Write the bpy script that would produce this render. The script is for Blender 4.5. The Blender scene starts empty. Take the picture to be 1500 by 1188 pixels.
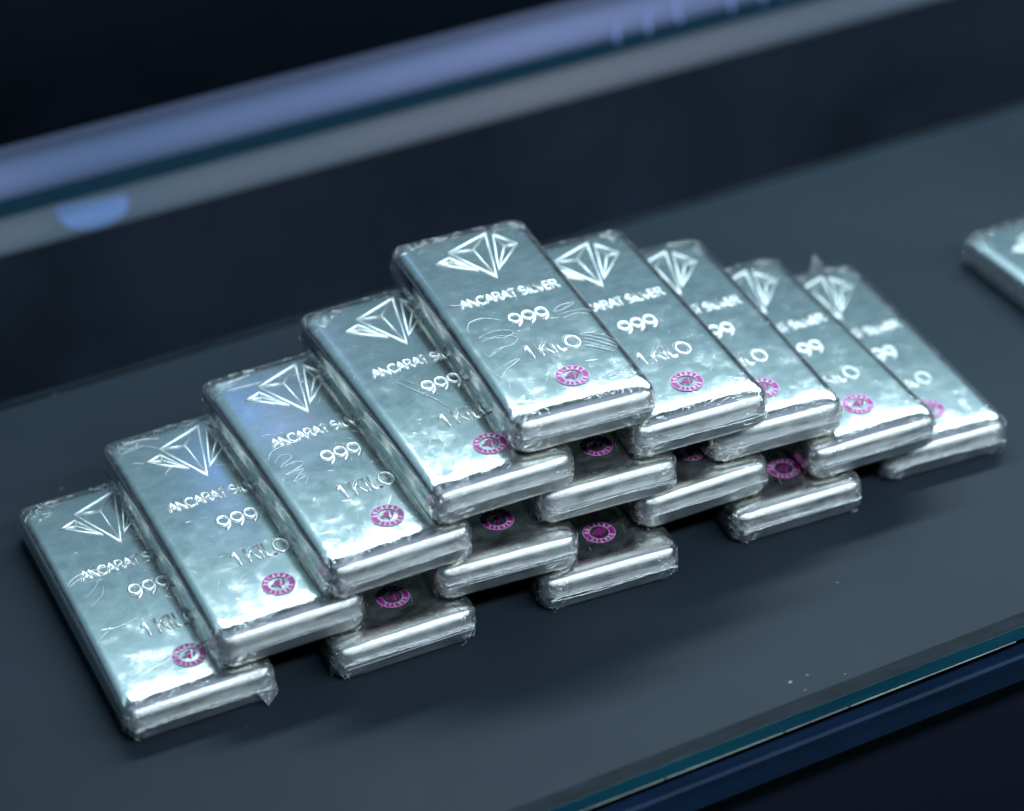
import bpy, bmesh, math, random
from math import sin, cos, pi, radians
from mathutils import Vector, Matrix, noise
import numpy as np
random.seed(7)
SC = bpy.context.scene
COL = SC.collection
MM = 0.001

# ------------------------------------------------------------ camera
cam = bpy.data.cameras.new("camera")
cam_o = bpy.data.objects.new("camera", cam)
COL.objects.link(cam_o)
SC.camera = cam_o
CAM_LOC = (-322.142, -616.913, 571.152)
CAM_ROT = (0.95469, 0.02331, -0.45052)
cam_o.location = [c * MM for c in CAM_LOC]
cam_o.rotation_euler = CAM_ROT
cam.sensor_width = 36
cam.lens = 3726.4 / 1500 * 36
cam.clip_start = 0.01
cam.clip_end = 50
cam.dof.use_dof = True
cam.dof.focus_distance = 0.883
cam.dof.aperture_fstop = 5.0
cam.dof.aperture_blades = 0

# ------------------------------------------------------------ world
w = bpy.data.worlds.new("World")
SC.world = w
w.use_nodes = True
bg = w.node_tree.nodes["Background"]
bg.inputs[0].default_value = (0.30, 0.55, 0.80, 1)
bg.inputs[1].default_value = 0.07

# ------------------------------------------------------------ lamps
def area(name, loc, target, sx, sy, power, color, spread=180):
    l = bpy.data.lights.new(name, 'AREA')
    l.shape = 'RECTANGLE'; l.size = sx * MM; l.size_y = sy * MM
    l.energy = power; l.color = color; l.spread = radians(spread)
    o = bpy.data.objects.new(name, l)
    COL.objects.link(o)
    o.location = Vector(loc) * MM
    d = Vector(target) - Vector(loc)
    o.rotation_euler = d.to_track_quat('-Z', 'Y').to_euler()
    return o
area("back_strip_lamp", (340, 375, 580), (329, 0, 30), 1000, 64, 8.4, (0.70, 0.92, 1.0))
area("front_strip_lamp", (320, -430, 600), (330, 20, 20), 1050, 80, 9.0, (0.70, 0.87, 1.0))
area("rear_low_lamp", (150, 900, 690), (150, 0, 0), 2600, 330, 0.85, (0.36, 0.72, 0.95))  # unseen soft source added so the bar tops have something dim to reflect
area("rear_high_lamp", (150, 860, 1020), (150, 0, 0), 2600, 340, 3.0, (0.48, 0.80, 0.95))  # brighter unseen source added to lift reflections toward the front of the tops
area("ceiling_soft_lamp", (60, 40, 950), (60, 40, 0), 1300, 360, 0.62, (0.56, 0.68, 1.0))  # unseen overhead source added for the lavender on the front shoulders
area("blue_spot_lamp", (-21, 380, 247), (-104, 105, 47), 36, 40, 0.0030, (0.16, 0.34, 1.0))  # unseen, added only to put a blue reflected patch on one bar
area("violet_spot_lamp", (4, 358, 249), (-87, 87, 47), 30, 26, 0.0016, (0.42, 0.48, 1.0))  # unseen, added for the violet patch beside the blue one

SC.view_settings.view_transform = 'Standard'
SC.view_settings.look = 'None'
SC.view_settings.exposure = 0.0
SC.view_settings.gamma = 1.0
SC.cycles.blur_glossy = 0.0
SC.cycles.max_bounces = 14
SC.cycles.glossy_bounces = 10
SC.cycles.transparent_max_bounces = 24
SC.cycles.transmission_bounces = 6
SC.cycles.caustics_reflective = False
SC.cycles.caustics_refractive = False
SC.cycles.sample_clamp_indirect = 4.0

# ------------------------------------------------------------ helpers
def tag(o, label=None, cat=None, group=None, kind=None):
    if label: o["label"] = label
    if cat: o["category"] = cat
    if group: o["group"] = group
    if kind: o["kind"] = kind
    return o

def mesh_obj(name, verts, faces, mat, parent=None, smooth=True, mats=None):
    me = bpy.data.meshes.new(name)
    me.from_pydata([Vector(v) * MM for v in verts], [], faces)
    me.update()
    if smooth:
        me.shade_smooth()
    me.materials.append(mat)
    o = bpy.data.objects.new(name, me)
    COL.objects.link(o)
    if parent: o.parent = parent
    return o

class MB:
    def __init__(s): s.v = []; s.f = []
    def add(s, vs, fs):
        b = len(s.v); s.v += [tuple(p) for p in vs]; s.f += [tuple(i + b for i in f) for f in fs]
    def box(s, a, b, bev=0.0):
        x0, y0, z0 = a; x1, y1, z1 = b
        if bev <= 0:
            s.add([(x0,y0,z0),(x1,y0,z0),(x1,y1,z0),(x0,y1,z0),(x0,y0,z1),(x1,y0,z1),(x1,y1,z1),(x0,y1,z1)],
                  [(0,3,2,1),(4,5,6,7),(0,1,5,4),(1,2,6,5),(2,3,7,6),(3,0,4,7)])
        else:   # bevelled along x
            c = bev
            pr = [(y0+c,z0),(y1-c,z0),(y1,z0+c),(y1,z1-c),(y1-c,z1),(y0+c,z1),(y0,z1-c),(y0,z0+c)]
            vs = [(x0,y,z) for y,z in pr] + [(x1,y,z) for y,z in pr]
            s.add(vs, [tuple(range(7,-1,-1))[::-1][::-1], tuple(range(8,16))] + [(i,(i+1)%8,(i+1)%8+8,i+8) for i in range(8)])
    def tube(s, pts, rad, n=5, taper=True):
        pts = [Vector(p) for p in pts]
        b = len(s.v)
        m = len(pts)
        for i, p in enumerate(pts):
            d = (pts[min(i+1, m-1)] - pts[max(i-1, 0)])
            if d.length < 1e-9: d = Vector((1,0,0))
            d.normalize()
            u = d.cross(Vector((0.13,0.21,1))).normalized()
            w_ = d.cross(u)
            r = rad * (0.15 + 0.85 * sin(pi * (i + .5) / m) ** .6) if taper else rad
            for k in range(n):
                a = 2*pi*k/n
                s.v.append(tuple(p + u*cos(a)*r + w_*sin(a)*r))
        for i in range(m-1):
            for k in range(n):
                s.f.append((b+i*n+k, b+i*n+(k+1)%n, b+(i+1)*n+(k+1)%n, b+(i+1)*n+k))
    def build(s, name, mat, parent=None, smooth=True):
        return mesh_obj(name, s.v, s.f, mat, parent, smooth)

# ------------------------------------------------------------ materials
def new_mat(name):
    m = bpy.data.materials.new(name); m.use_nodes = True
    nt = m.node_tree
    return m, nt, nt.nodes, nt.links, nt.nodes["Principled BSDF"]

def ramp(N, a, b, c0=(0,0,0,1), c1=(1,1,1,1)):
    r = N.new("ShaderNodeValToRGB")
    r.color_ramp.elements[0].position = a; r.color_ramp.elements[1].position = b
    r.color_ramp.elements[0].color = c0; r.color_ramp.elements[1].color = c1
    return r

def coords(N, L, scale=(1,1,1), rnd=True, rot=(0,0,0)):
    tc = N.new("ShaderNodeTexCoord")
    mp = N.new("ShaderNodeMapping")
    mp.inputs["Scale"].default_value = scale
    mp.inputs["Rotation"].default_value = rot
    if rnd:
        oi = N.new("ShaderNodeObjectInfo")
        mu = N.new("ShaderNodeVectorMath"); mu.operation = 'SCALE'
        cb = N.new("ShaderNodeCombineXYZ")
        L.new(oi.outputs["Random"], cb.inputs[0]); L.new(oi.outputs["Random"], cb.inputs[1])
        mu.inputs["Scale"].default_value = 3.0
        L.new(cb.outputs[0], mu.inputs[0])
        ad = N.new("ShaderNodeVectorMath"); ad.operation = 'ADD'
        L.new(tc.outputs["Object"], ad.inputs[0]); L.new(mu.outputs[0], ad.inputs[1])
        L.new(ad.outputs[0], mp.inputs[0])
    else:
        L.new(tc.outputs["Object"], mp.inputs[0])
    return mp

def tex_noise(N, L, vec, scale, detail=3, rough=.5, dist=0.0):
    n = N.new("ShaderNodeTexNoise")
    n.inputs["Scale"].default_value = scale; n.inputs["Detail"].default_value = detail
    n.inputs["Roughness"].default_value = rough; n.inputs["Distortion"].default_value = dist
    L.new(vec.outputs[0], n.inputs["Vector"])
    return n

def math_n(N, L, op, a, b=None, c=None):
    m = N.new("ShaderNodeMath"); m.operation = op
    for i, x in enumerate((a, b, c)):
        if x is None: continue
        if isinstance(x, (int, float)): m.inputs[i].default_value = x
        else: L.new(x, m.inputs[i])
    return m.outputs[0]

def scratch(N, L, vec_scale, rot, scale, lo, hi):
    mp = coords(N, L, vec_scale, True, rot); mp.vector_type = 'TEXTURE'   # turned first, then stretched
    n = tex_noise(N, L, mp, scale, 2, .5, .6)
    r = ramp(N, lo, hi)
    L.new(n.outputs[0], r.inputs[0])
    return r.outputs[0]

def mat_silver():
    m, nt, N, L, P = new_mat("silver")
    N.remove(P)
    P = N.new("ShaderNodeBsdfGlossy"); P.distribution = 'BECKMANN'
    L.new(P.outputs[0], N["Material Output"].inputs[0])
    c = coords(N, L)
    n1 = tex_noise(N, L, c, 55, 4, .6)
    cr = ramp(N, .3, .75, (.84,.835,.80,1), (.95,.94,.91,1))
    L.new(n1.outputs[0], cr.inputs[0]); L.new(cr.outputs[0], P.inputs["Color"])
    n2 = tex_noise(N, L, c, 120, 5, .65, .4)
    mr = N.new("ShaderNodeMapRange")
    mr.inputs["From Min"].default_value = .32; mr.inputs["From Max"].default_value = .7
    mr.inputs["To Min"].default_value = .17; mr.inputs["To Max"].default_value = .295
    L.new(n2.outputs[0], mr.inputs["Value"])
    s1 = scratch(N, L, (1, 16, 1), (0,0,.7), 1200, .73, .80)
    s2 = scratch(N, L, (1, 22, 1), (0,0,1.35), 1300, .73, .80)
    s3 = scratch(N, L, (1, 12, 1), (0,0,-.55), 1000, .73, .80)
    s = math_n(N, L, 'ADD', s1, math_n(N, L, 'ADD', s2, s3))
    # the poured ends are duller than the mirror-like top and sides
    tc = N.new("ShaderNodeTexCoord"); sx = N.new("ShaderNodeSeparateXYZ"); L.new(tc.outputs["Object"], sx.inputs[0])
    fe = N.new("ShaderNodeMapRange"); fe.inputs["From Min"].default_value = .0030; fe.inputs["From Max"].default_value = .0015
    L.new(sx.outputs[1], fe.inputs["Value"])
    st = tex_noise(N, L, coords(N, L, (.06, 1, 1)), 900, 3, .6)
    fr_ = math_n(N, L, 'MULTIPLY', fe.outputs[0], math_n(N, L, 'MULTIPLY_ADD', st.outputs[0], .35, .24))
    L.new(math_n(N, L, 'ADD', fr_, math_n(N, L, 'MULTIPLY_ADD', s, .08, mr.outputs[0])), P.inputs["Roughness"])
    # gentle unevenness of a cast face plus fine hairlines
    big = tex_noise(N, L, c, 38, 2, .5)
    fine = tex_noise(N, L, c, 420, 4, .6)
    h = math_n(N, L, 'MULTIPLY_ADD', fine.outputs[0], .03, big.outputs[0])
    b = N.new("ShaderNodeBump"); b.inputs["Strength"].default_value = 1; b.inputs["Distance"].default_value = .00007
    L.new(h, b.inputs["Height"])
    b2 = N.new("ShaderNodeBump"); b2.inputs["Strength"].default_value = .2; b2.inputs["Distance"].default_value = .00006
    L.new(s, b2.inputs["Height"]); L.new(b.outputs[0], b2.inputs["Normal"])
    L.new(b2.outputs[0], P.inputs["Normal"])
    return m

def mat_struck():
    m, nt, N, L, P = new_mat("struck_silver")
    P.inputs["Metallic"].default_value = 1
    P.inputs["Base Color"].default_value = (.80,.82,.81,1)
    P.inputs["Roughness"].default_value = .42
    return m

def mat_film():
    m, nt, N, L, P = new_mat("clear_film")
    N.remove(P)
    out = N["Material Output"]
    tr = N.new("ShaderNodeBsdfTransparent"); tr.inputs[0].default_value = (.985,.988,.978,1)
    gl = N.new("ShaderNodeBsdfGlossy"); gl.inputs["Roughness"].default_value = .09
    gl.inputs["Color"].default_value = (1,1,1,1)
    mx = N.new("ShaderNodeMixShader")
    fr = N.new("ShaderNodeFresnel")
    ge = N.new("ShaderNodeNewGeometry")      # a film reflects the same from both sides
    L.new(math_n(N, L, 'MULTIPLY_ADD', ge.outputs["Backfacing"], 1/1.5-1.5, 1.5), fr.inputs["IOR"])
    # wrinkles: ridged noise, denser toward the gathered ends
    tc = N.new("ShaderNodeTexCoord")
    sx = N.new("ShaderNodeSeparateXYZ"); L.new(tc.outputs["Object"], sx.inputs[0])
    c = coords(N, L)
    n = tex_noise(N, L, c, 130, 3, .55, 1.2)
    ridge = math_n(N, L, 'ABSOLUTE', math_n(N, L, 'SUBTRACT', n.outputs[0], .5))
    ridge = math_n(N, L, 'POWER', math_n(N, L, 'SUBTRACT', 1.0, math_n(N, L, 'MULTIPLY', ridge, 5.0)), 4.0)
    # distance from the middle of the length
    dv = math_n(N, L, 'ABSOLUTE', math_n(N, L, 'SUBTRACT', sx.outputs[1], .0625))
    mk = N.new("ShaderNodeMapRange"); mk.inputs["From Min"].default_value = .046; mk.inputs["From Max"].default_value = .0625
    mk.inputs["To Min"].default_value = .0; mk.inputs["To Max"].default_value = 1.0
    L.new(dv, mk.inputs["Value"])
    du = math_n(N, L, 'ABSOLUTE', sx.outputs[0])
    mu = N.new("ShaderNodeMapRange"); mu.inputs["From Min"].default_value = .012; mu.inputs["From Max"].default_value = .026
    mu.inputs["To Min"].default_value = .12; mu.inputs["To Max"].default_value = 1.0
    L.new(du, mu.inputs["Value"])
    k = math_n(N, L, 'MULTIPLY', mk.outputs[0], mu.outputs[0])
    # tension lines pulled in from the front end
    mp = coords(N, L, (1, .10, 1))
    t = tex_noise(N, L, mp, 420, 2, .5, .3)
    tf = N.new("ShaderNodeMapRange"); tf.inputs["From Min"].default_value = .036; tf.inputs["From Max"].default_value = .012
    L.new(sx.outputs[1], tf.inputs["Value"])
    h = math_n(N, L, 'ADD', math_n(N, L, 'MULTIPLY', ridge, k), math_n(N, L, 'MULTIPLY', math_n(N, L, 'MULTIPLY', t.outputs[0], tf.outputs[0]), .13))
    b = N.new("ShaderNodeBump"); b.inputs["Strength"].default_value = 1; b.inputs["Distance"].default_value = .0009
    L.new(h, b.inputs["Height"])
    L.new(b.outputs[0], gl.inputs["Normal"]); L.new(b.outputs[0], fr.inputs["Normal"])
    f = math_n(N, L, 'MULTIPLY_ADD', fr.outputs[0], 1.3, math_n(N, L, 'MULTIPLY', math_n(N, L, 'MULTIPLY', ridge, k), .22))
    cl = math_n(N, L, 'MINIMUM', f, .85)
    L.new(cl, mx.inputs[0]); L.new(tr.outputs[0], mx.inputs[1]); L.new(gl.outputs[0], mx.inputs[2])
    # the shrunk ends are slightly milky
    df = N.new("ShaderNodeBsdfDiffuse"); df.inputs[0].default_value = (.8,.84,.85,1)
    hz = N.new("ShaderNodeMapRange"); hz.inputs["From Min"].default_value = .058; hz.inputs["From Max"].default_value = .0615
    hz.inputs["To Min"].default_value = .042; hz.inputs["To Max"].default_value = .09
    L.new(dv, hz.inputs["Value"])
    cl2 = tex_noise(N, L, coords(N, L, (.5,1,1)), 260, 4, .6)
    hr = ramp(N, .35, .7, (.3,.3,.3,1), (1.6,1.6,1.6,1)); L.new(cl2.outputs[0], hr.inputs[0])
    m3 = N.new("ShaderNodeMixShader")
    L.new(math_n(N, L, 'MULTIPLY', hz.outputs[0], hr.outputs[0]), m3.inputs[0])
    L.new(mx.outputs[0], m3.inputs[1]); L.new(df.outputs[0], m3.inputs[2])
    L.new(m3.outputs[0], out.inputs[0])
    return m

def mat_crease():
    m, nt, N, L, P = new_mat("film_fold")
    N.remove(P)
    out = N["Material Output"]
    tr = N.new("ShaderNodeBsdfTransparent")
    gl = N.new("ShaderNodeBsdfGlossy"); gl.inputs["Roughness"].default_value = .3
    mx = N.new("ShaderNodeMixShader"); mx.inputs[0].default_value = .62
    c = coords(N, L)
    n = tex_noise(N, L, c, 500, 3, .6)
    r = ramp(N, .3, .55, (.35,.35,.35,1), (1,1,1,1))
    L.new(n.outputs[0], r.inputs[0]); L.new(r.outputs[0], mx.inputs[0])
    df = N.new("ShaderNodeBsdfDiffuse"); df.inputs[0].default_value = (.92,.95,.95,1)
    m2 = N.new("ShaderNodeMixShader"); m2.inputs[0].default_value = .72
    L.new(gl.outputs[0], m2.inputs[1]); L.new(df.outputs[0], m2.inputs[2]); gl = m2
    L.new(tr.outputs[0], mx.inputs[1]); L.new(gl.outputs[0], mx.inputs[2]); L.new(mx.outputs[0], out.inputs[0])
    return m

def mat_plain(name, col, rough=.5, metal=0.0, spec=.5, coat=0.0, nz=None, em=None):
    m, nt, N, L, P = new_mat(name)
    P.inputs["Base Color"].default_value = (*col, 1)
    P.inputs["Roughness"].default_value = rough
    P.inputs["Metallic"].default_value = metal
    P.inputs["Specular IOR Level"].default_value = spec
    P.inputs["Coat Weight"].default_value = coat
    if nz:
        c = coords(N, L, nz[2] if len(nz) > 2 else (1,1,1), False)
        n = tex_noise(N, L, c, nz[0], 5, .6)
        a = 1 - nz[1]; b = 1 + nz[1]
        r = ramp(N, .3, .7, tuple(x*a for x in col)+(1,), tuple(x*b for x in col)+(1,))
        L.new(n.outputs[0], r.inputs[0]); L.new(r.outputs[0], P.inputs["Base Color"])
    if em:
        P.inputs["Emission Color"].default_value = (*em[0], 1)
        P.inputs["Emission Strength"].default_value = em[1]
    return m

def mat_slate():
    m, nt, N, L, P = new_mat("slate_shelf")
    c = coords(N, L, (1,1,1), False)
    n = tex_noise(N, L, c, 9, 4, .55)
    r = ramp(N, .3, .7, (.014,.0205,.028,1), (.018,.0255,.034,1))
    L.new(n.outputs[0], r.inputs[0])
    # settled dust specks
    v = N.new("ShaderNodeTexVoronoi"); v.inputs["Scale"].default_value = 60
    L.new(c.outputs[0], v.inputs["Vector"])
    sp = ramp(N, .018, .03, (1,1,1,1), (0,0,0,1)); L.new(v.outputs["Distance"], sp.inputs[0])
    thin = tex_noise(N, L, c, 31, 1); tr = ramp(N, .47, .52); L.new(thin.outputs[0], tr.inputs[0])
    k = math_n(N, L, 'MULTIPLY', sp.outputs[0], tr.outputs[0])
    mx = N.new("ShaderNodeMixRGB"); mx.inputs[2].default_value = (.35,.4,.42,1)
    L.new(math_n(N, L, 'MULTIPLY', k, .6), mx.inputs[0]); L.new(r.outputs[0], mx.inputs[1]); L.new(mx.outputs[0], P.inputs["Base Color"])
    n2 = tex_noise(N, L, c, 14, 5, .6)
    mr = N.new("ShaderNodeMapRange"); mr.inputs["To Min"].default_value = .40; mr.inputs["To Max"].default_value = .55
    L.new(n2.outputs[0], mr.inputs["Value"]); L.new(mr.outputs[0], P.inputs["Roughness"])
    P.inputs["Specular IOR Level"].default_value = .07
    return m

def mat_glow(name, ca, cb, z0, z1, soft):
    """frosted strip lit from within: brightness falls off toward its long edges and varies along its length"""
    m, nt, N, L, P = new_mat(name)
    P.inputs["Base Color"].default_value = (.02,.02,.03,1); P.inputs["Roughness"].default_value = .6
    P.inputs["Specular IOR Level"].default_value = 0
    c = coords(N, L, (1,1,1), False)
    n = tex_noise(N, L, c, 3.2, 2, .5)
    r_ = ramp(N, .35, .65, (*ca,1), (*cb,1)); L.new(n.outputs[0], r_.inputs[0])
    tc = N.new("ShaderNodeTexCoord"); sx = N.new("ShaderNodeSeparateXYZ"); L.new(tc.outputs["Object"], sx.inputs[0])
    t = N.new("ShaderNodeMapRange"); t.inputs["From Min"].default_value = z0; t.inputs["From Max"].default_value = z1
    L.new(sx.outputs[2], t.inputs["Value"])
    g = math_n(N, L, 'MULTIPLY', math_n(N, L, 'MULTIPLY', t.outputs[0], math_n(N, L, 'SUBTRACT', 1.0, t.outputs[0])), 4.0)
    g = math_n(N, L, 'POWER', math_n(N, L, 'MAXIMUM', g, 0.0), soft*2)
    L.new(r_.outputs[0], P.inputs["Emission Color"]); L.new(g, P.inputs["Emission Strength"])
    return m

M = dict(
    silver=mat_silver(), struck=mat_struck(), film=mat_film(), fold=mat_crease(), slate=mat_slate(),
    magenta=mat_plain("magenta_ink", (.27,.008,.17), .5, nz=(700,.2)),
    lilac=mat_plain("pale_print", (.72,.5,.70), .5),
    glass_edge=mat_plain("teal_glass_edge", (.006,.060,.088), .15, spec=.4, nz=(60,.3,(.2,1,1))),
    glass_margin=mat_plain("glass_margin", (.004,.008,.012), .6, spec=.10, nz=(300,.7,(.2,1,1))),
    rail=mat_plain("dark_rail", (.010,.028,.065), .25, metal=.4, nz=(90,.4,(.15,1,1))),
    worn=mat_plain("worn_glass_edge", (.45,.47,.40), .4, nz=(200,.5,(.3,1,1))),
    scrap=mat_plain("scrap_film", (.10,.13,.15), .22),
    fascia=mat_plain("navy_fascia", (.017,.024,.038), .55, spec=.2, nz=(6,.55,(1,1,1))),  # uneven blue reflections on the panel are put into the colour as mottling
    lav=mat_glow("lit_lavender_diffuser", (.060,.115,.235), (.145,.205,.400), .0185, .0425, .42),
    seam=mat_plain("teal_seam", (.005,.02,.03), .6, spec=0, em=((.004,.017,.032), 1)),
    pale=mat_glow("lit_grey_diffuser", (.060,.110,.160), (.125,.150,.195), -.0075, .0140, .25),
    lavtext=mat_plain("lit_letters", (.02,.02,.05), .6, spec=0, em=((.17,.25,.56), 1)),
    bluelamp=mat_glow("blue_glow", (.10,.20,.44), (.12,.24,.50), -.009, .018, .9),  # glow painted in place of a blue reflection in the glass
    black=mat_plain("black_panel", (.010,.012,.022), .5, spec=.2),
    wall=mat_plain("dark_back_wall", (.003,.006,.010), .35, spec=.3, nz=(5,.5)),
)

# ------------------------------------------------------------ bar geometry (mm, origin at the middle of the front bottom edge)
BW, BL_, BH = 53.6, 124.5, 15.0
V0, V1 = -0.3, 126.4
NSEG = 7     # per corner
def ring(hu, v0, v1, rc, z, n_side=(10, 16)):
    """closed loop of a rounded rectangle, counter-clockwise; same count for every ring"""
    rc = max(rc, .05)
    pts = []
    cs = [(hu-rc, v0+rc, -pi/2), (hu-rc, v1-rc, 0), (-hu+rc, v1-rc, pi/2), (-hu+rc, v0+rc, pi)]
    for i, (cx, cy, a0) in enumerate(cs):
        for k in range(NSEG+1):
            a = a0 + pi/2*k/NSEG
            pts.append((cx+rc*cos(a), cy+rc*sin(a), z))
        nx, ny, na = cs[(i+1) % 4]
        p0 = pts[-1]; p1 = (nx+rc*cos(na), ny+rc*sin(na), z)
        ns = n_side[1] if i % 2 == 0 else n_side[0]
        for k in range(1, ns):
            t = k/ns
            pts.append((p0[0]+(p1[0]-p0[0])*t, p0[1]+(p1[1]-p0[1])*t, z))
    return pts
DOME = 1.1
ZF = 12.1        # start of the top rounding
def top_z(u, v):
    tv = (v - 62) / 62; tu = u / 26
    return BH - DOME*(tv*tv)*.75 - DOME*.35*tu*tu + .1
def edge_profile(r, th, par, n1=7, n2=6):
    """(inset, fraction of the drop) from the wall inwards: a tight round, then a long gentle slope"""
    P = []
    for k in range(n1):
        a = radians(88+(th-88)*k/(n1-1)); P.append((r*(1-sin(a)), r*cos(a)))
    x0, z0 = P[-1]; g = math.tan(radians(th)); 
    for k in range(1, n2+1):
        t = k/n2; P.append((x0+par*t, z0+g*par*(t-t*t/2)))
    zt = P[-1][1]
    return [p[0] for p in P], [1-p[1]/zt for p in P]
PF = edge_profile(3.4, 25, 6.5); PS = edge_profile(2.0, 27, 3.2); PB = edge_profile(3.4, 30, 4.5)
IW = dict(f=.9, s=.5, b=.9)
ZF = 10.3
def bar_rings(off=0.0):
    R = []
    def add(iu, iv0, iv1, rc, z): R.append(ring(BW/2-iu+off, V0+iv0-off, V1-iv1+off, rc, z))
    zb = .15 - min(off, .1)
    add(12, 14, 14, 3, zb); add(3.2, 3.2, 3.2, 4.6, zb); add(2.0, 2.0, 2.0, 5.4, zb+.25); add(1.2, 1.2, 1.2, 6.0, zb+1.1)
    add(.5, .8, .8, 6.2, zb+2.2)
    add(.36, .4, .4, 6.6, 5.9); add(.16, .16, .16, 6.8, 6.35); add(.16, .16, .16, 6.8, 6.65); add(.38, .4, .4, 6.6, 7.1)
    add(.5, .9, .9, 6.2, ZF)
    out = R
    for k in range(1, len(PF[0])):
        rc = 6.2 - 2.8*k/(len(PF[0])-1)
        hu = BW/2-IW['s']-PS[0][k]+off; v0 = V0+IW['f']+PF[0][k]-off; v1 = V1-IW['b']-PB[0][k]+off
        g = ring(hu, v0, v1, rc, 0); q = []
        for x, y, _ in g:
            nx = max(0, (abs(x)-(hu-rc))/rc)
            yy = (v0+rc-y)/rc if y < 60 else (y-(v1-rc))/rc
            ny = max(0, yy); L2 = nx*nx+ny*ny+1e-9
            e = PF[1][k] if y < 60 else PB[1][k]
            drop = (PS[1][k]*nx*nx + e*ny*ny)/L2 if (nx > 0 or ny > 0) else 0
            q.append((x, y, ZF + (top_z(x, y)-ZF)*(1-drop)+off))
        out.append(q)
    for s in (.93, .8, .62, .42, .22, .06):
        v0 = V0+IW['f']+PF[0][-1]; v1 = V1-IW['b']-PB[0][-1]
        g = ring((BW/2-IW['s']-PS[0][-1])*s, 62-(62-v0)*s, 62+(v1-62)*s, 3.4*s, 0)
        out.append([(x, y, top_z(x, y)+off) for x, y, _ in g])
    return out
def loft(rings):
    n = len(rings[0]); v = [p for r in rings for p in r]; f = []
    for i in range(len(rings)-1):
        for k in range(n):
            f.append((i*n+k, i*n+(k+1) % n, (i+1)*n+(k+1) % n, (i+1)*n+k))
    f.append(tuple(range(n))[::-1]); f.append(tuple((len(rings)-1)*n+k for k in range(n)))
    return v, f

# ------------------------------------------------------------ struck lettering as half-round ridges
def arc(cx, cy, rx, ry, a0, a1, n=10):
    return [(cx+rx*cos(radians(a0+(a1-a0)*i/n)), cy+ry*sin(radians(a0+(a1-a0)*i/n))) for i in range(n+1)]
GL = {   # strokes in a box 1 high; (advance width, strokes)
 'A': (.86, [[(0,0),(.40,1),(.80,0)], [(.16,.34),(.64,.34)]]),
 'N': (.84, [[(.04,0),(.04,1),(.72,0),(.72,1)]]),
 'C': (.86, [arc(.46,.5,.44,.5,48,312,14)]),
 'R': (.78, [[(.04,0),(.04,1),(.38,1)]+arc(.38,.74,.28,.26,90,-90,8)+[(.04,.48)], [(.36,.48),(.70,0)]]),
 'T': (.72, [[(0,1),(.66,1)], [(.33,1),(.33,0)]]),
 'S': (.68, [arc(.32,.74,.27,.26,35,250,9)+arc(.32,.25,.28,.26,80,-145,9)]),
 'I': (.40, [[(.14,0),(.14,1)]]),
 'L': (.62, [[(.04,1),(.04,0),(.54,0)]]),
 'V': (.80, [[(0,1),(.37,0),(.74,1)]]),
 'E': (.68, [[(.58,1),(.04,1),(.04,0),(.58,0)], [(.04,.52),(.50,.52)]]),
 'K': (.76, [[(.04,0),(.04,1)], [(.64,1),(.06,.42)], [(.26,.60),(.68,0)]]),
 'O': (1.0, [arc(.46,.5,.45,.5,90,450,20)]),
 '1': (.52, [[(.02,.78),(.28,1),(.28,0)]]),
 '9': (.78, [arc(.36,.68,.31,.31,0,360,16), arc(.22,.64,.45,.60,8,-78,9)]),
 ' ': (.36, []),
}
def strokes_text(s, x0, x1, y0, y1):
    h = y1-y0
    adv = sum(GL[c][0] for c in s) - .08
    kx = (x1-x0)/adv
    out = []; x = x0
    for c in s:
        a, st = GL[c]
        for p in st:
            out.append([(x+px*kx, y0+py*h) for px, py in p])
        x += a*kx
    return out
def ridge(mb, pts, wd, ht, zf, closed=None):
    pts = [Vector((p[0], p[1])) for p in pts]
    if closed is None: closed = (pts[0]-pts[-1]).length < 1e-3
    if closed: pts = pts[:-1]
    n = len(pts); prof = [(-1,0),(-.75,.6),(-.3,.95),(.3,.95),(.75,.6),(1,0)]
    b = len(mb.v); q = len(prof)
    for i, p in enumerate(pts):
        if closed: a, c = pts[i-1], pts[(i+1) % n]
        else: a, c = pts[max(i-1,0)], pts[min(i+1,n-1)]
        d0 = (p-a).normalized() if (p-a).length > 1e-9 else (c-p).normalized()
        d1 = (c-p).normalized() if (c-p).length > 1e-9 else d0
        t = (d0+d1)
        t = t.normalized() if t.length > 1e-6 else d0
        nn = Vector((-t.y, t.x)); m = 1/max(.45, abs(nn.dot(Vector((-d0.y, d0.x)))))
        ext = Vector((0,0))
        if not closed and i == 0: ext = -d1*wd*.6
        if not closed and i == n-1: ext = d0*wd*.6
        for s, h in prof:
            xy = p + ext + nn*(s*wd*m)
            mb.v.append((xy.x, xy.y, zf(xy.x, xy.y) - .05 + h*ht))
    m_ = n if closed else n-1
    for i in range(m_):
        j = (i+1) % n
        for k in range(q-1):
            mb.f.append((b+i*q+k, b+i*q+k+1, b+j*q+k+1, b+j*q+k)[::-1])
    if not closed:
        mb.f.append(tuple(b+k for k in range(q))); mb.f.append(tuple(b+(n-1)*q+k for k in range(q))[::-1])

EMB = dict(aL=(9.2,117.3), l=(-8.6,109.6), tip=(1.5,86.9), nd=(.5,107.8), aR=(11.3,115.4), rR=(17.1,105.6), tR=(4.2,91.4), nR=(12.0,105.5),
           sl=(-15.2,103.9), st=(-9.4,106.4), stp=(-3.2,93.9), sn=(-10.0,102.8))
def emblem_strokes():
    e = EMB
    return [[e['aL'],e['l'],e['tip'],e['aL']], [e['aL'],e['nd'],e['tip']], [e['l'],e['nd']],
            [e['aR'],e['rR'],e['tR'],e['aR']], [e['aR'],e['nR'],e['tR']], [e['rR'],e['nR']],
            [e['sl'],e['st'],e['stp'],e['sl']], [e['st'],e['sn'],e['stp']], [e['sl'],e['sn']]]

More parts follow.
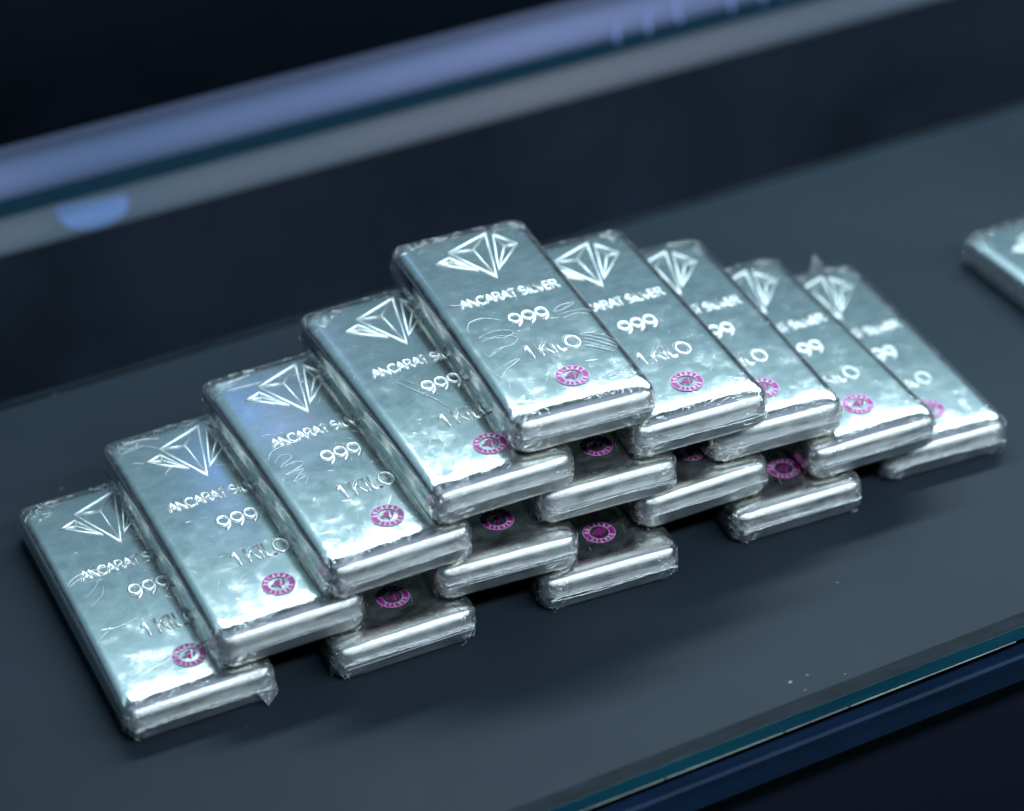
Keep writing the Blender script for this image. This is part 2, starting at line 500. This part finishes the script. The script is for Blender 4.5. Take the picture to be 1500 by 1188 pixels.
def flat_strokes(mb, pts, wd, z):
    for a, c in zip(pts[:-1], pts[1:]):
        a = Vector(a); c = Vector(c); d = (c-a)
        if d.length < 1e-6: continue
        d.normalize(); n = Vector((-d.y, d.x))*wd; a = a-d*wd*.5; c = c+d*wd*.5
        P = [a-n, c-n, c+n, a+n]
        mb.add([(p.x, p.y, z(p.x, p.y)) for p in P], [(0,1,2,3)])

SEAL = (2.0, 18.3); SR = 5.75
def build_seal(parent):
    cx, cy = SEAL
    zf = lambda x, y: top_z(x, y)+.27
    mb = MB(); n = 56
    r0, r1 = 3.5, SR
    vs = []; fs = []
    for i in range(n):
        a = 2*pi*i/n
        for r in (r0, r1):
            x, y = cx+r*cos(a), cy+r*sin(a); vs.append((x, y, zf(x, y)))
    for i in range(n):
        j = (i+1) % n; fs.append((2*i, 2*i+1, 2*j+1, 2*j))
    mb.add(vs, fs)
    # small gem in the middle: filled facets with slits between
    k = .185; ex, ey = 1.0, 102.5
    T = lambda p: (cx+(p[0]-ex)*k, cy+(p[1]-ey)*k)
    e = EMB
    for tri in ([e['aL'],e['l'],e['nd']], [e['l'],e['tip'],e['nd']], [e['nd'],e['tip'],e['aL']], [e['aR'],e['nR'],e['tR']], [e['aR'],e['rR'],e['nR']], [e['rR'],e['tR'],e['nR']], [e['sl'],e['st'],e['stp']]):
        g = (sum(p[0] for p in tri)/3, sum(p[1] for p in tri)/3)
        tri = [(g[0]+(p[0]-g[0])*.88, g[1]+(p[1]-g[1])*.88) for p in tri]
        q = [T(p) for p in tri]
        mb.add([(x, y, zf(x, y)) for x, y in q], [(0,1,2)])
    s = mb.build("stamp", M['magenta'], parent, smooth=False)
    # pale lettering round the ring and two thin rims
    lt = MB(); zz = lambda x, y: top_z(x, y)+.30
    def around(txt, a_start, a_end, top):
        nch = len(txt)
        for i, ch in enumerate(txt):
            a = radians(a_start+(a_end-a_start)*(i+.5)/nch)
            if ch == ' ': continue
            aw, st = GL[ch]
            hgt = 1.45; wid = 1.0
            for p in st:
                q = []
                for px, py in p:
                    lx = (px-aw/2)*wid; ly = (py-.5)*hgt
                    if top: r = 4.55+ly; aa = a - lx/4.55
                    else: r = 4.55-ly; aa = a + lx/4.55
                    q.append((cx+r*cos(aa), cy+r*sin(aa)))
                flat_strokes(lt, q, .15, zz)
    around("ANCARAT", 172, 8, True); around("SILVER", 205, 335, False)
    for rr in (SR-.02, r0+.05):
        flat_strokes(lt, [(cx+rr*cos(2*pi*i/n), cy+rr*sin(2*pi*i/n)) for i in range(n+1)], .09, zz)
    lt.build("stamp_lettering", M['lilac'], s, smooth=False)
    return s

# film: the body's outline pushed outward and crumpled
def film_mesh(seed):
    rings = bar_rings(.22)
    n = len(rings[0]); out = []
    for i, r in enumerate(rings[1:]):
        q = []
        for (x, y, z) in r:
            ex = max(0, abs(x)-17)/9; ey = max(0, abs(y-62)-50)/12
            k = min(1, ex*ey*1.6) + .25*min(1, ey)
            p = Vector((x, y, z))*.22 + Vector((seed*7.3, 0, 0))
            d = noise.noise(p)*.55 + noise.noise(p*2.7)*.3
            nx = x/26; ny = (y-62)/62
            L_ = math.hypot(nx**3, ny**5)+1e-6
            dz = 0
            if z < ZF+.5:
                out_u = (nx**3)/L_; out_v = (ny**5)/L_
                q.append((x+out_u*abs(d)*2.0*k, y+out_v*abs(d)*2.0*k, max(.04, z+d*.5*k)))
            else:
                q.append((x, y, z+abs(d)*.35*k))
        out.append(q)
    return loft(out)

def on_face(u, v, z=None):
    """point on the film surface"""
    if z is None: return (u, v, film_top(u, v))
    return (u, v, z)
def film_top(u, v):
    """height of the film over (u,v) incl. the rounded ends"""
    d = 0
    for ins, P in ((v-V0-IW['f'], PF), (V1-IW['b']-v, PB), (BW/2-IW['s']-abs(u), PS)):
        d = max(d, float(np.interp(ins, P[0], P[1])))
    return ZF + (top_z(u, v)-ZF)*(1-d) + .24

def crease_set(rnd, style, extra=()):
    mb = MB()
    def jag(a, b, n, amp):
        P = []
        for i in range(n+1):
            t = i/n
            P.append([a[j]+(b[j]-a[j])*t+rnd.uniform(-amp, amp)*(1 if 0 < i < n else .3) for j in range(3)])
        return P
    # crumpled seam across the front face
    z0 = rnd.uniform(5.6, 7.8)
    rough = style
    for q in range(1 + int(3*rough)):
        n = 34
        P = []
        ph = rnd.uniform(0, 6)
        for i in range(n+1):
            u = -24+48*i/n
            e = (abs(u)/24)**3
            P.append((u, V0-.45-.12*rnd.random(), z0+q*.35+sin(u*.13+ph)*.5+rnd.uniform(-1,1)*(.06+.45*rough)*(.5+e)))
        mb.tube(P, .085+.05*rough, 4, False)
    # the weld line of the film, one crisp ridge at mid height
    zc = 6.6+rnd.uniform(-.4,.4); sl = rnd.uniform(-.3,.3)
    mb.tube([(-23+46*i/12, V0-.35, zc+sl*(i/12-.5)+rnd.uniform(-.05,.05)) for i in range(13)], .10, 4, False)
    # gathered corners, front left and front right
    for sgn in (-1, 1):
        cnt = int(9+17*style)
        for q in range(cnt):
            a = rnd.uniform(-.1, 1.0)*pi/2
            rr = 6.9
            cx, cy = sgn*(BW/2-.4-6.6), V0+6.6
            z = rnd.uniform(1.0, 11.5)
            def pt(a, z): return (cx+sgn*rr*sin(a), cy-rr*cos(a), z)
            P = []; aa = a; zz = z
            for i in range(rnd.randint(3, 6)):
                P.append(pt(aa, zz)); aa += rnd.uniform(-.22, .22); zz = max(.6, min(12, zz+rnd.uniform(-1.3, 1.3)))
            mb.tube(P, rnd.uniform(.035, .075), 4)
    # short folds at the back end and pulled lines over the front shoulder
    for q in range(int(6+8*style)):
        u = rnd.uniform(-20, 20); v = V1-rnd.uniform(2, 8)
        a = rnd.uniform(-.5, .5); l = rnd.uniform(1.5, 5)
        mb.tube([(u+l*cos(a)*t, v+l*sin(a)*t+.3*sin(t*5), film_top(u+l*cos(a)*t, v+l*sin(a)*t)) for t in (0,.25,.5,.75,1)], rnd.uniform(.06,.11), 4)
    for q in range(int(4+9*style)):
        u = rnd.uniform(-23, 20); v = rnd.uniform(9, 22); a = pi/2+rnd.uniform(-.6, .6)+u*.015; l = rnd.uniform(2, 6)
        mb.tube([(u+l*cos(a)*t, v+l*sin(a)*t, film_top(u+l*cos(a)*t, v+l*sin(a)*t)) for t in (0,.3,.6,1)], rnd.uniform(.03,.07), 4)
    for q in range(3):
        u = rnd.uniform(-22, 22); v = rnd.uniform(28, 112); l = rnd.uniform(.5, 1.6); a = rnd.uniform(-1, 1)
        mb.tube([(u+l*cos(a)*t, v+l*sin(a)*t, film_top(u, v)) for t in (0,.5,1)], rnd.uniform(.06,.13), 4)
    for path, r in extra:
        P = []
        pp = [Vector(p) for p in path]
        for i in range(len(pp)-1):        # smooth the path
            p0 = pp[max(i-1,0)]; p1 = pp[i]; p2 = pp[i+1]; p3 = pp[min(i+2,len(pp)-1)]
            for t in (0,.25,.5,.75):
                v = .5*((2*p1)+(-p0+p2)*t+(2*p0-5*p1+4*p2-p3)*t*t+(-p0+3*p1-3*p2+p3)*t**3)
                P.append((v.x, v.y, film_top(v.x, v.y)+.02))
        P.append((pp[-1].x, pp[-1].y, film_top(pp[-1].x, pp[-1].y)+.02))
        mb.tube(P, r*1.25, 4)
    return mb

TABS = MB()
def flap(mb, pts):
    """small loose tab of film; closed thin sliver"""
    c = [sum(p[i] for p in pts)/len(pts) for i in range(3)]
    n = len(pts)
    a = [tuple(p) for p in pts]; b = [(p[0]+.08, p[1]-.08, p[2]+.1) for p in pts]
    TABS.add(a+[tuple(c)]+b+[(c[0]+.3, c[1]-.4, c[2]+.3)],
           [(i, (i+1) % n, n) for i in range(n)] + [(n+1+i, 2*n+1, n+1+(i+1) % n) for i in range(n)])
    for i in range(n):
        mb.tube([a[i], [(a[i][k]+a[(i+1) % n][k])/2 for k in range(3)], a[(i+1) % n]], .06, 4, False)

# one prototype
def make_bar():
    root = bpy.data.objects.new("silver_bar", None)
    root.empty_display_size = .01
    COL.objects.link(root)
    v, f = loft(bar_rings(0)); mesh_obj("ingot", v, f, M['silver'], root)
    zf = top_z
    e = MB()
    for s in emblem_strokes(): ridge(e, s, .38, .5, zf)
    e.build("gem_emblem", M['struck'], root)
    t = MB()
    for s in strokes_text("ANCARAT SILVER", -17.3, 19.9, 72.0, 77.0): ridge(t, s, .45, .46, zf)
    t.build("maker_lettering", M['struck'], root)
    t = MB()
    for s in strokes_text("999", -5.2, 9.4, 53.6, 61.6): ridge(t, s, .62, .5, zf)
    t.build("purity_mark", M['struck'], root)
    t = MB()
    for s in strokes_text("1 KILO", -7.4, 12.6, 33.6, 40.6): ridge(t, s, .50, .55, zf)
    t.build("weight_mark", M['struck'], root)
    build_seal(root)
    return root
proto = make_bar()
films = []
for sd in range(5):
    v, f = film_mesh(sd+1)
    me = bpy.data.meshes.new("plastic_wrap")
    me.from_pydata([Vector(p)*MM for p in v], [], f); me.update(); me.shade_smooth(); me.materials.append(M['film'])
    films.append(me)

# a second copy of the marks laid on the film, slightly shifted
gh = MB()
for s in strokes_text("ANCARAT SILVER", -18.1, 19.1, 71.2, 76.3)+strokes_text("999", -5.7, 8.9, 52.5, 60.4)+strokes_text("1 KILO", -8.1, 11.9, 34.3, 41.5):
    P = [(x, y, film_top(x, y)-.02) for x, y in s]
    gh.tube(P, .11, 4, False)
gm = bpy.data.meshes.new("film_imprint"); gm.from_pydata([Vector(p)*MM for p in gh.v], [], gh.f); gm.update(); gm.shade_smooth(); gm.materials.append(M['fold'])

def copy_tree(o, parent=None):
    c = o.copy(); COL.objects.link(c); c.parent = parent
    for ch in list(o.children): copy_tree(ch, c)
    return c

HP = 15.82; SP = 75.881; LFIT = 126.738
BARS = {  # (tier, index): (dx, dy, rz deg)
 (0,0):(-.35,-1.41,-.05),(0,1):(-3.29,-5.0,-.22),(0,2):(2.37,-6.0,-3.6),(0,3):(2.75,-3.5,-2.19),(0,4):(-4.78,2.75,-3.35),
 (1,0):(-3.48,.89,-.03),(1,1):(3.55,-1.82,-4.2),(1,2):(2.5,2.89,.28),(1,3):(-3.14,-.63,-1.42),
 (2,0):(-2.07,-.65,.46),(2,1):(5.6,1.77,-3.6),(2,2):(-.67,5.27,-3.82),(3,0):(-.08,.83,-.04),(3,1):(2.8,2.06,-2.55),(4,0):(-2.18,3.24,-3.69)}
LAB = {
 (0,0):"silver bar at the left end of the bottom tier, top mostly uncovered",
 (0,1):"bottom tier silver bar second from the left, front end poking out beneath two bars",
 (0,2):"middle silver bar of the bottom tier, magenta stamp showing in the gap above it",
 (0,3):"bottom tier silver bar second from the right, its left front corner crumpled in film",
 (0,4):"silver bar at the right end of the bottom tier, film spike at its back",
 (1,0):"leftmost silver bar of the second tier, just above the pyramid's left end",
 (1,1):"second tier silver bar next to the leftmost, mostly hidden, dim stamp showing",
 (1,2):"second tier silver bar third from the left, only its front end visible",
 (1,3):"rightmost silver bar of the second tier with its magenta stamp half covered",
 (2,0):"leftmost silver bar of the third tier with wavy film creases left of its weight mark",
 (2,1):"middle silver bar of the third tier, directly below the top bar, mostly hidden",
 (2,2):"rightmost silver bar of the third tier, partly covered by the fourth tier bar",
 (3,0):"left silver bar of the two in the fourth tier, directly under the top bar",
 (3,1):"right silver bar of the two in the fourth tier, stamp fully in view",
 (4,0):"single silver bar crowning the pyramid with looping film creases beside its marks"}
STYLE = {(0,0):.8,(0,1):1.0,(0,2):.7,(0,3):.8,(0,4):.6,(1,0):.3,(1,1):.8,(1,2):.4,(1,3):.4,(2,0):.35,(2,1):.5,(2,2):.3,(3,0):.3,(3,1):.6,(4,0):.9}
EX = {
 (4,0): [([(-21,58),(-18.5,62.5),(-13,63),(-8,59.5)],.13), ([(-19,52.5),(-13,54),(-8,52.5),(-7,50),(-12,49),(-19,52.3)],.08), ([(-19,50),(-12,50.5),(-7,47.5),(-9,44),(-16,43),(-20,40)],.08),
         ([(-21,45),(-20,40),(-18,41),(-13,43.5)],.07), ([(-23,35),(-21,27),(-18,30),(-13,33),(-11,34.5),(-14,34.5),(-22,31)],.10),
         ([(11,57),(15,60),(20,59.5),(16,57.5),(11.5,56.6)],.10), ([(13,52),(18,53),(22,51)],.09), ([(12,54.6),(20,55),(24,53)],.06),
         ([(14,40),(19,36),(24,30)],.08), ([(14,38),(18,34),(23,28)],.11), ([(13,36),(17,32),(22,26.5)],.07), ([(15,41.5),(20,38),(24.5,33)],.06), ([(13,33.5),(17,30),(21,26)],.14),
         ([(-12,73),(-18,74.5),(-21,76)],.12)],
 (0,0): [([(-23,72),(-19,75),(-13,75.5),(-6,75)],.13), ([(-22.5,71),(-17,73.5),(-12,73)],.09), ([(-23.5,38),(-18,42),(-13,42.5),(-7,44)],.11), ([(-20,62),(-15,66),(-11,71),(-2,74)],.04),
         ([(-19,57),(-14,61),(-12,66)],.05), ([(-4,56),(-1,61),(8,62),(16,65)],.05), ([(-20,16),(-6,20),(8,22),(16,22)],.12), ([(-21,13),(-10,17),(6,19)],.08)],
 (2,0): [([(-22,66),(-19,70),(-13,71.5),(-8,71)],.09), ([(-21,63),(-17,66.5),(-14,64),(-20,60),(-14,60.5),(-12,58),(-20,55),(-13,55.5),(-19,50),(-13,51.5),(-16,47)],.10),
         ([(-21,117),(-14,118),(-8,119)],.12), ([(-19,113),(-12,112.5),(-6,112)],.12)],
 (3,0): [([(-12,66),(-8,58),(-4,50),(-2,44)],.10), ([(-9,66),(-5,59),(-1,51)],.07), ([(-18,24),(-15,29),(-12,27),(-13,22)],.07)],
 (1,0): [([(-19,119),(-12,118.5),(-6,116)],.13), ([(-20,114),(-14,115),(-10,112),(-8,110)],.08), ([(-12,94),(-8,97),(-3,96)],.08), ([(-20,106),(-16,104)],.10), ([(-12,20),(-9,26),(-5,28)],.07), ([(-19,22),(-15,30)],.06)],
}
RND = random.Random(11)
def finish(bar, key, style):
    o = bpy.data.objects.new("plastic_wrap", films[(key[0]*3+key[1]*2) % 5]); COL.objects.link(o); o.parent = bar
    mb = crease_set(RND, style, EX.get(key, ()))
    if key == (0,0): flap(mb, [(25.4,1.6,9.5),(18,-.2,7.0),(21.5,-2.6,1.0)]); flap(mb, [(25.4,1.6,9.5),(21.5,-2.6,1.0),(26.2,.2,3.2)])
    if key == (0,4): flap(mb, [(8,V1-2,13.5),(11,V1+1.5,18.5),(14,V1-1,14)])
    for ch in bar.children:         # each stamp was pressed by hand, a little off and turned
        if ch.name.startswith("stamp"):
            ch.location = (RND.uniform(-.35,.35)*MM, RND.uniform(-.35,.35)*MM, 0)
    c = mb.build("film_creases", M['fold'], bar); c["kind"] = "stuff"
    if TABS.v:
        TABS.build("loose_film_tab", M['film'], bar); TABS.v = []; TABS.f = []
    g = bpy.data.objects.new("film_imprint", gm); COL.objects.link(g); g.parent = bar

def place(bar, xc, y0, z, rz, length=LFIT):
    a = radians(rz); h = length/2
    # the fit turned each bar about its middle
    bar.location = ((xc + h*sin(a))*MM, (y0 + h - h*cos(a))*MM, z*MM)
    bar.rotation_euler = (0, 0, a)
first = True
jobs = []
for key, (dx, dy, rz) in BARS.items():
    b = proto if first else copy_tree(proto)
    first = False
    place(b, (key[1]+key[0]/2-2)*SP+dx, dy, key[0]*HP, rz)
    tag(b, LAB[key], "silver bar", "silver bars stacked in a pyramid")
    jobs.append((b, key, STYLE[key]))
b = copy_tree(proto)
place(b, 256, -3, 0, 2.0)
tag(b, "lone silver bar lying apart from the pyramid, cut off by the frame", "silver bar")
if "group" in b: del b["group"]
jobs.append((b, (9,9), .4))
for b, k, s in jobs: finish(b, k, s)

# ------------------------------------------------------------ the case
X0, X1 = -900, 1400
CASE_ROT = radians(1.75)
def case_build(mb, name, mat, parent=None):
    c, s_ = cos(CASE_ROT), sin(CASE_ROT)
    mb.v = [(x*c-(y-65)*s_, 65+x*s_+(y-65)*c, z) for x, y, z in mb.v]
    return mb.build(name, mat, parent, smooth=False)
sh = MB(); sh.box((X0, -82, -5.6), (X1, 210, 0))
o = case_build(sh, "shelf", M['slate']); tag(o, kind='structure', label="matt slate grey shelf surface under the silver bars")
g = MB(); g.box((X0, -88.0, -5.9), (X1, -82.02, -.1))
o = case_build(g, "shelf_glass_edge", M['glass_edge']); tag(o, "teal polished glass strip along the front of the grey shelf", "glass edge")
ar = MB(); rs = random.Random(5); xx = X0
while xx < X1:          # pale lower arris of the glass, in broken lengths
    ln = rs.uniform(15, 70); ar.box((xx, -88.15, -6.2), (xx+ln, -87.6, -5.92)); xx += ln+rs.choice((.3, .8, 6, 14))
case_build(ar, "worn_edge", M['worn'], o)
mg = MB(); mg.box((X0, -87.9, -.095), (X1, -82.03, -.02))
case_build(mg, "edge_top", M['glass_margin'], o)
bl = MB(); bl.box((X0, 210.2, -7), (X1, 214, .6))
o = case_build(bl, "shelf_back_lip", M['glass_margin']); tag(o, "thin dark lip along the back edge of the grey shelf", "shelf lip")
r = MB(); r.box((X0, -90.5, -24), (X1, -81, -11.5), .9)
o = case_build(r, "case_rail", M['rail']); tag(o, "dark blue metal rail below the teal glass edge", "rail")
fp = MB(); fp.box((X0, -80, -400), (X1, -70, -6.2))
o = case_build(fp, "case_front_panel", M['black']); tag(o, kind='structure', label="black panel of the display case below the rail")
# lit display rail standing behind the shelf
def strip(y0, y1, z0, z1): b_ = MB(); b_.box((X0, y0, z0), (X1, y1, z1)); return b_
lr = case_build(strip(330, 338, 20.5, 41.0), "rear_light_rail", M['lav']); tag(lr, "out of focus lavender lit rail running behind the shelf", "light rail")
case_build(strip(329, 337, 12.5, 20.3), "glass_seam", M['seam'], lr)
case_build(strip(330, 338, -6.0, 12.3), "lower_diffuser", M['pale'], lr)
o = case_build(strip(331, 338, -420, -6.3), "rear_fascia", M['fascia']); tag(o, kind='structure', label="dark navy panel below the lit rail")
lt = MB()
for pts in ([(187,18),(187,28)], [(204,18),(204,31)], [(222,20),(219,26),(220,33),(225,38),(233,39),(239,36)], [(250,18),(250,38)], [(268,18),(268,38)], [(268,28),(280,28)], [(280,18),(280,38)]):
    for (xa, za), (xb, zb) in zip(pts[:-1], pts[1:]):
        d = Vector((xb-xa, zb-za)).normalized(); n_ = Vector((-d.y, d.x))*.7
        q = [(xa-n_.x, za-n_.y), (xb-n_.x, zb-n_.y), (xb+n_.x, zb+n_.y), (xa+n_.x, za+n_.y)]
        lt.add([(x, 329.8, z) for x, z in q]+[(x, 329.0, z) for x, z in q], [(0,1,2,3),(7,6,5,4),(0,4,5,1),(1,5,6,2),(2,6,7,3),(3,7,4,0)])
case_build(lt, "rail_lettering", M['lavtext'], lr)
bs = MB(); n_ = 14
prof = [(-92, 11.5), (-60, 8)] + [(-76+16*cos(pi*k/n_), 8-12*sin(pi*k/n_)**.8+3.5*k/n_) for k in range(1, n_)]
q_ = len(prof)
bs.add([(x, 329, z) for x, z in prof]+[(x, 325, z) for x, z in prof], [tuple(range(q_)), tuple(range(q_, 2*q_))[::-1]]+[(k, k+q_, (k+1) % q_+q_, (k+1) % q_) for k in range(q_)])
o = case_build(bs, "blue_indicator", M['bluelamp']); tag(o, "small glowing blue indicator lamp on the lit rail", "lamp")  # added glowing shape standing in for a reflection in the glass
for (cx, cy, rr, lab) in ((29.7, -73, 1.3, "largest of three tiny clear film scraps on the shelf near the glass edge"), (36.8, -72.4, .8, "tiny clear film scrap just behind the largest scrap on the shelf"), (32.5, -78.6, .55, "smallest clear film scrap, closest to the teal glass edge")):
    cm = MB(); rs = random.Random(int(cx)); k = 9
    top = [(cx+rr*cos(2*pi*i/k)*rs.uniform(.6,1.2), cy+.6*rr*sin(2*pi*i/k)*rs.uniform(.6,1.2), .04) for i in range(k)]
    up = [(cx+(x-cx)*.6, cy+(y-cy)*.6, rr*rs.uniform(.15,.5)) for x, y, _ in top]
    cm.add(top+up, [(i, (i+1) % k, k+(i+1) % k, k+i) for i in range(k)]+[tuple(range(k, 2*k)), tuple(range(k))[::-1]])
    o = cm.build("film_scrap", M['scrap'], smooth=False); tag(o, lab, "film scrap", "film scraps on the shelf")
wl = MB(); wl.box((X0-600, 420, -400), (X1+600, 430, 130))
o = case_build(wl, "back_wall", M['wall']); tag(o, kind='structure', label="dark wall behind the shelf")
